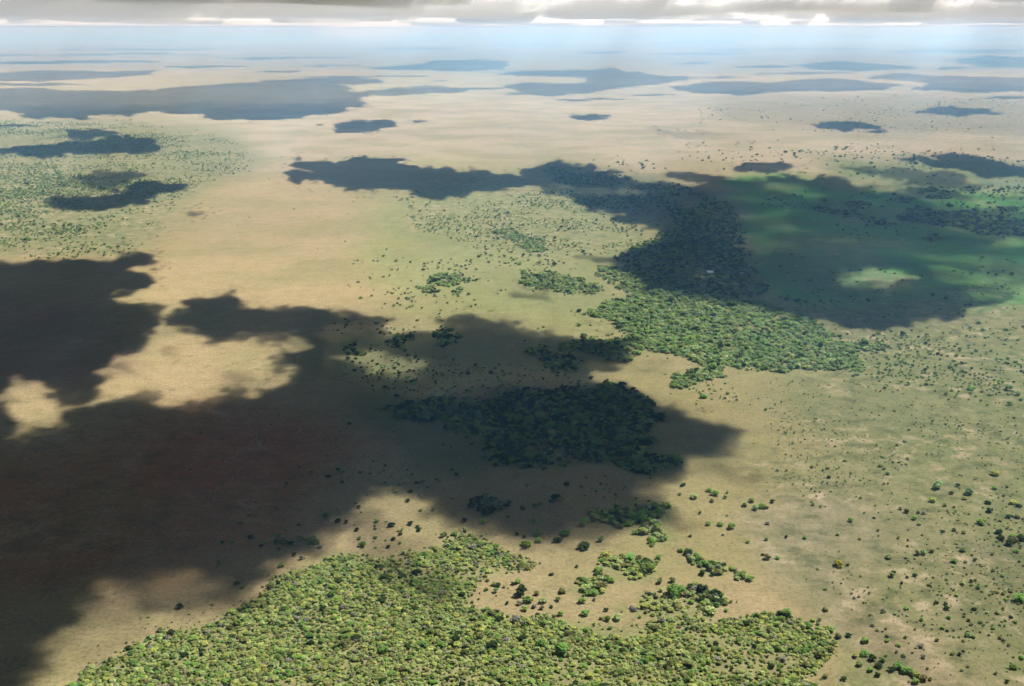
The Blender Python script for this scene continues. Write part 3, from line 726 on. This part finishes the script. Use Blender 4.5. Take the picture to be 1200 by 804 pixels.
ZONES = [   # region on the photo (x0, y0, x1, y1), phrase
    ((995, 762, 1100, 804), 'in the woodland tail along the bottom edge'),
    ((960, 730, 1100, 762), 'on bare ground above the woodland tail'),
    ((960, 690, 1100, 730), 'on pale ground right of the woodland corner'),
    ((1100, 750, 1200, 804), 'in the thin scrub of the bottom right corner'),
    ((1100, 700, 1200, 750), 'near the right edge above the corner scrub'),
    ((1000, 640, 1100, 700), 'on mottled ground right of the yellow tree'),
    ((1100, 640, 1160, 700), 'in grey scrub below the right edge thicket'),
    ((1160, 620, 1200, 700), 'in the dark thicket cut by the right edge'),
    ((1040, 590, 1160, 640), 'on scrub left of the right edge thicket'),
    ((1080, 540, 1160, 590), 'round the broad blue-green tree'),
    ((1155, 540, 1200, 620), 'on olive grass above the right edge thicket'),
    ((1000, 540, 1060, 640), 'on the pale plain left of the scrubby slope'),
    ((870, 585, 908, 604), 'in the crescent clump on bare tan ground'),
    ((905, 540, 1000, 605), 'on open grass right of the crescent clump'),
    ((905, 605, 1000, 680), 'on pale ground below the crescent clump'),
    ((795, 540, 870, 595), 'beside the right tip of the big cloud shadow'),
    ((795, 595, 905, 645), 'by the soft shadow below the crescent clump'),
    ((865, 645, 960, 700), 'on tan ground above the woodland corner'),
    ((860, 700, 960, 804), 'on the upper right corner of the bottom woodland'),
    ((795, 640, 865, 685), 'in the leafy clump below the cloud shadow'),
    ((795, 685, 865, 730), 'in the clump at the woodland border'),
    ((760, 640, 795, 735), 'round the widest bush by the woodland glade'),
    ((675, 685, 760, 760), 'at the right end of the woodland glade'),
    ((640, 664, 675, 760), 'in the middle of the woodland glade'),
    ((600, 664, 640, 760), 'in the group at the left of the woodland glade'),
    ((530, 664, 600, 760), 'at the left border of the woodland glade'),
    ((640, 605, 720, 664), 'at the shadow rim left of crescent thicket'),
    ((600, 605, 640, 664), 'at the lower middle of the shadow rim'),
    ((600, 540, 700, 605), 'in deep cloud shadow below the dark wood'),
    ((520, 605, 600, 664), 'where woodland meets the cloud shadow'),
    ((510, 540, 600, 605), 'in deep cloud shadow left below the dark wood'),
    ((450, 540, 510, 612), 'beside the sunlit gap at the shadow rim'),
    ((450, 612, 520, 664), 'below the sunlit gap at the shadow rim'),
    ((400, 540, 450, 664), 'left of the sunlit gap at the shadow rim'),
    ((360, 540, 400, 664), 'in shade above the woodland top left'),
    ((320, 540, 360, 610), 'on shaded ground far above the woodland'),
    ((320, 610, 360, 670), 'in the shaded row touching the woodland'),
    ((150, 540, 320, 804), 'on the dark reddish ground left of the woodland'),
]
ORD = ['', 'first', 'second', 'third', 'fourth', 'fifth', 'sixth', 'seventh', 'eighth', 'ninth', 'tenth', 'eleventh', 'twelfth', 'thirteenth', 'fourteenth', 'fifteenth', 'sixteenth', 'seventeenth', 'eighteenth', 'nineteenth', 'twentieth']
LOOK = {'green': 'green', 'yellow': 'yellow-green', 'pale': 'pale green', 'dark': 'dark green', 'grey': 'greyish half-bare', 'blue': 'blue-green', 'olive': 'olive', 'gold': 'bright yellow'}

rows = []
for tok in TREES.split():
    f = tok.split(',')
    rows.append((float(f[0]), float(f[1]), float(f[2]), f[3] if len(f) > 3 else None))
rows.sort(key=lambda r: -r[2])
small_rows = rows[300:]
rows = rows[:300]
zone_of = {}
members = {}
for i, r in enumerate(rows):
    z = next((k for k, (b, _) in enumerate(ZONES) if b[0] <= r[0] < b[2] and b[1] <= r[1] < b[3]), None)
    zone_of[i] = z
    members.setdefault(z, []).append(i)

def px_size(py):
    """metres across one photo pixel at image row py"""
    y = at(600, py)[1]
    return (y * CP + H * SP) / F

def plant_tree(i, row):
    px, py, w, c = row
    rr = random.Random(i * 31 + 5)
    shaded = (py < 650 and px < 800)  # these draw darker leaves: cloud shade put into the colour
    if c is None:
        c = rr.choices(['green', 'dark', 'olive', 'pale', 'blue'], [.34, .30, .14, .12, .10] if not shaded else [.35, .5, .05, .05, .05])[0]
    x, y = at(px, py)
    s = w * px_size(py) * 1.0
    root = bpy.data.objects.new('tree' if w >= 8 else 'bush', None)
    root.empty_display_size = 1.0
    root.location = (x, y, 0)
    root.rotation_euler = (0, 0, rr.uniform(0, 6.28))
    COL.objects.link(root)
    hs = s * rr.uniform(0.65, 1.0)
    cr = link('crown', rr.choice(CROWN[c]), root); cr.scale = (s, s * rr.uniform(0.85, 1.1), hs)
    tk = link('trunk', rr.choice(TRUNK), root); tk.scale = (s, s, hs)
    mem = sorted(members[zone_of[i]], key=lambda k: (rows[k][0], rows[k][1]))
    pos = mem.index(i)
    n = len(mem)
    kind = 'tree' if w >= 8 else 'bush'
    phrase = ZONES[zone_of[i]][1] if zone_of[i] is not None else 'on the open plain'
    if n == 1: o = ''
    elif pos == 0: o = ', leftmost there'
    elif pos == n - 1: o = ', rightmost there'
    else: o = ', %s from left' % ORD[pos + 1]
    root['label'] = '%s %s %s%s' % (LOOK[c], kind, phrase, o)
    root['category'] = kind
    root['group'] = 'trees and bushes scattered over the plain'
    return root

for i, r in enumerate(rows): plant_tree(i, r)

# the rest: woods and scrub nobody could count, instanced on points
PTS = {}           # colour -> list of (x, y, sx, sz, rot)
def add_point(c, x, y, s, rr):
    PTS.setdefault(c, []).append((x, y, s, s * rr.uniform(0.5, 0.95), rr.uniform(0, 6.283)))

rr = random.Random(99)
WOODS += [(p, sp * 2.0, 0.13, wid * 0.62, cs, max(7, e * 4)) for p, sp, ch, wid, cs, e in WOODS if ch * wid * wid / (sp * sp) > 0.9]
for px, py, w, c in small_rows:
    x, y = at(px, py)
    add_point(c or 'dark', x, y, w * px_size(py) * 1.1, rr)
for wi, (poly, sp, ch, wid, cs, e) in enumerate(WOODS):
    g = [at(x, max(y, 60)) for x, y in poly]
    x0, x1 = min(p[0] for p in g) - 20, max(p[0] for p in g) + 20
    y0, y1 = min(p[1] for p in g) - 20, max(p[1] for p in g) + 20
    r = np.random.default_rng(500 + wi)
    xs, ys = np.meshgrid(np.arange(x0, x1, sp), np.arange(y0, y1, sp))
    xs = xs + r.uniform(-.5, .5, xs.shape) * sp; ys = ys + r.uniform(-.5, .5, ys.shape) * sp
    xs, ys = xs.ravel(), ys.ravel()
    qx, qy = project(xs, ys)
    scale = F / np.hypot(np.hypot(xs, ys), H)
    qx2 = qx + fbm(xs, ys, 50.0, 4, 7, 0.65) * 30 * scale
    qy2 = qy + fbm(xs, ys, 50.0, 4, 8, 0.65) * 30 * scale * H / np.hypot(np.hypot(xs, ys), H)
    mask = sample(blur(raster(poly), e, max(1, e * 0.6)), qx2, qy2)
    p = ch * smooth(0.15, 0.85, mask) if ch != 0.13 else ch * smooth(0.02, 0.4, mask)
    if ch < 0.6:                                  # open scrub grows in patches
        p = p * np.clip(0.7 + 3.0 * fbm(xs, ys, 70.0 + sp * 5, 4, 40 + wi), 0.03, 2.6)
    else:
        p = p * np.clip(1.2 + 1.8 * fbm(xs, ys, 30.0, 4, 60 + wi), 0.3, 1.0)
    keep = (r.random(xs.shape) < p) & (qx > -60) & (qx < 1260) & (qy < 830)
    names = [a for a, _ in SETS[cs]]; wts = np.array([b for _, b in SETS[cs]])
    pick = r.choice(len(names), xs.shape, p=wts / wts.sum())
    size = wid * np.exp(r.normal(0, 0.42 if cs == 'scrub' else 0.3, xs.shape))
    big = r.random(xs.shape) < 0.04
    size = np.where(big, size * 1.35, size)
    for k in np.nonzero(keep)[0]:
        add_point(names[pick[k]], xs[k], ys[k], size[k], rr)

def scatter_nodes(name, meshes):
    ng = bpy.data.node_groups.new(name, 'GeometryNodeTree')
    ng.interface.new_socket('Geometry', in_out='INPUT', socket_type='NodeSocketGeometry')
    ng.interface.new_socket('Geometry', in_out='OUTPUT', socket_type='NodeSocketGeometry')
    n, l = ng.nodes, ng.links
    gi = n.new('NodeGroupInput'); go = n.new('NodeGroupOutput')
    join = n.new('GeometryNodeGeometryToInstance')
    for me in reversed(meshes):
        oi = n.new('GeometryNodeObjectInfo'); oi.inputs['Object'].default_value = me
        oi.inputs['As Instance'].default_value = False
        l.new(oi.outputs['Geometry'], join.inputs[0])
    iop = n.new('GeometryNodeInstanceOnPoints')
    iop.inputs['Pick Instance'].default_value = True
    m2p = n.new('GeometryNodeMeshToPoints')
    sc = n.new('GeometryNodeInputNamedAttribute'); sc.data_type = 'FLOAT_VECTOR'; sc.inputs['Name'].default_value = 'size'
    ro = n.new('GeometryNodeInputNamedAttribute'); ro.data_type = 'FLOAT_VECTOR'; ro.inputs['Name'].default_value = 'turn'
    l.new(gi.outputs[0], m2p.inputs[0]); l.new(m2p.outputs[0], iop.inputs['Points'])
    l.new(join.outputs[0], iop.inputs['Instance'])
    e2r = n.new('FunctionNodeEulerToRotation')
    l.new(ro.outputs[0], e2r.inputs[0]); l.new(e2r.outputs[0], iop.inputs['Rotation'])
    l.new(sc.outputs[0], iop.inputs['Scale'])
    l.new(iop.outputs[0], go.inputs[0])
    return ng

FOLK = {'green': 'green', 'yellow': 'yellow-green', 'pale': 'pale green', 'dark': 'dark green', 'grey': 'greyish leafless', 'blue': 'blue-green', 'olive': 'olive', 'gold': 'golden'}
def scatter_all():
    for c, pts in PTS.items():
        me = bpy.data.meshes.new('woodland')
        P = np.array(pts)
        me.from_pydata([(a, b, 0.0) for a, b in P[:, :2]], [], [])
        a = me.attributes.new('size', 'FLOAT_VECTOR', 'POINT')
        a.data.foreach_set('vector', np.stack([P[:, 2], P[:, 2], P[:, 3]], -1).astype(np.float32).ravel())
        a = me.attributes.new('turn', 'FLOAT_VECTOR', 'POINT')
        z = np.zeros(len(P))
        a.data.foreach_set('vector', np.stack([z, z, P[:, 4]], -1).astype(np.float32).ravel())
        o = link('woodland', me)
        o['kind'] = 'stuff'
        o['label'] = '%s trees and bushes massed in the woods and scrub' % FOLK[c]
        o['category'] = 'woodland'
        protos = []
        for cm in CROWN[c]:
            # prototype meshes live outside the scene collection: only their copies are drawn
            protos.append(bpy.data.objects.new('crown_source', cm))
        md = o.modifiers.new('scatter', 'NODES')
        md.node_group = scatter_nodes('scatter_' + c, protos)
    print('instanced plants', {k: len(v) for k, v in PTS.items()})

scatter_all()

# ------------------------------------------------------------------ the settlement in the wood
ROOF_W = plain_material('white_sheet_roof', (0.80, 0.80, 0.78), 0.5, 0.6, 0.06)
ROOF_G = plain_material('grey_sheet_roof', (0.38, 0.38, 0.37), 0.6, 0.6, 0.15)
ROOF_R = plain_material('rusty_sheet_roof', (0.30, 0.17, 0.12), 0.7, 0.6, 0.2)
WALL = plain_material('plaster_wall', (0.42, 0.37, 0.29), 0.9, 0.8, 0.12)
DOOR = plain_material('door_paint', (0.10, 0.07, 0.05), 0.7, 2.0, 0.2)

def box(V, Fc, x0, x1, y0, y1, z0, z1):
    k = len(V)
    V += [(x0, y0, z0), (x1, y0, z0), (x1, y1, z0), (x0, y1, z0), (x0, y0, z1), (x1, y0, z1), (x1, y1, z1), (x0, y1, z1)]
    Fc += [tuple(k + q for q in f) for f in ((0, 3, 2, 1), (4, 5, 6, 7), (0, 1, 5, 4), (1, 2, 6, 5), (2, 3, 7, 6), (3, 0, 4, 7))]

def house(px, py, length, depth, wall_h, rise, rot, roof, label):
    x, y = at(px, py)
    root = bpy.data.objects.new('house', None); root.location = (x, y, 0); root.rotation_euler = (0, 0, rot)
    COL.objects.link(root)
    L, D_ = length / 2, depth / 2
    V = [(-L, -D_, 0), (L, -D_, 0), (L, D_, 0), (-L, D_, 0), (-L, -D_, wall_h), (L, -D_, wall_h), (L, D_, wall_h), (-L, D_, wall_h), (-L, 0, wall_h + rise), (L, 0, wall_h + rise)]
    Fc = [(0, 1, 5, 4), (2, 3, 7, 6), (1, 2, 6, 9, 5), (3, 0, 4, 8, 7), (0, 3, 2, 1)]
    link('wall', mesh_from('house_wall', V, Fc, [WALL]), root)
    e, t = 0.6, 0.12
    s = rise / D_
    zl = wall_h - s * e + 0.03; zr = wall_h + rise + 0.03
    V = []; 
    for xx in (-L - e, L + e):
        V += [(xx, -D_ - e, zl), (xx, 0, zr), (xx, D_ + e, zl), (xx, -D_ - e, zl + t), (xx, 0, zr + t), (xx, D_ + e, zl + t)]
    Fc = [(3, 9, 10, 4), (4, 10, 11, 5), (0, 1, 7, 6), (1, 2, 8, 7), (0, 6, 9, 3), (2, 5, 11, 8), (0, 3, 4, 1), (1, 4, 5, 2), (6, 7, 10, 9), (7, 8, 11, 10)]
    link('roof', mesh_from('house_roof', V, Fc, [roof]), root)
    V = []; Fc = []; box(V, Fc, -0.5, 0.5, -D_ - 0.06, -D_ + 0.02, 0.02, 2.0)
    link('door', mesh_from('house_door', V, Fc, [DOOR]), root)
    for k in (-1, 1):
        V = []; Fc = []; box(V, Fc, k * L * 0.55 - 0.6, k * L * 0.55 + 0.6, -D_ - 0.05, -D_ + 0.02, 0.9, 1.9)
        link('window', mesh_from('house_window', V, Fc, [DOOR]), root)
    root['label'] = label; root['category'] = 'house'; root['group'] = 'houses of the settlement in the dark wood'
    return root

house(832, 320.5, 10.5, 9.0, 3.0, 2.4, 0.05, ROOF_W, 'bright white roofed house among dark trees of the settlement')
house(862, 335, 5.5, 6.0, 2.6, 1.6, -0.2, ROOF_G, 'small grey roofed house right below the white roofed one')
house(846, 334.5, 6.0, 6.5, 2.6, 1.6, 0.25, ROOF_G, 'small grey roofed house straight below the white roofed one')
house(839, 290.5, 7.5, 9.0, 2.7, 1.8, 0.1, ROOF_G, 'grey roofed house above the white roofed one at the settlement top')
house(856, 289.5, 11.0, 6.5, 2.6, 1.5, -0.1, ROOF_R, 'long rusty roofed house at the top of the settlement')
house(869, 321.5, 6.5, 7.0, 2.6, 1.5, 0.05, ROOF_G, 'pale grey house at the meadow side of the settlement')
house(878, 318.0, 4.0, 5.0, 2.4, 1.2, 0.3, ROOF_G, 'smallest grey hut nearest the green meadow')

# ------------------------------------------------------------------ air
def build_haze():
    V = []; Fc = []
    box(V, Fc, -126000, 126000, -126000, 126000, -1.0, H + 60.0)
    m, n, l = new_mat('hazy_air')
    out = n.new('ShaderNodeOutputMaterial'); v = n.new('ShaderNodeVolumePrincipled')
    v.inputs['Color'].default_value = (0.25, 0.57, 1.0, 1)
    v.inputs['Absorption Color'].default_value = (0.75, 0.52, 1, 1)
    v.inputs['Density'].default_value = 0.74e-4
    v.inputs['Anisotropy'].default_value = 0.2
    l.new(v.outputs[0], out.inputs['Volume'])
    o = link('haze', mesh_from('haze', V, Fc, [m]))
    o['kind'] = 'stuff'
    return o

build_haze()
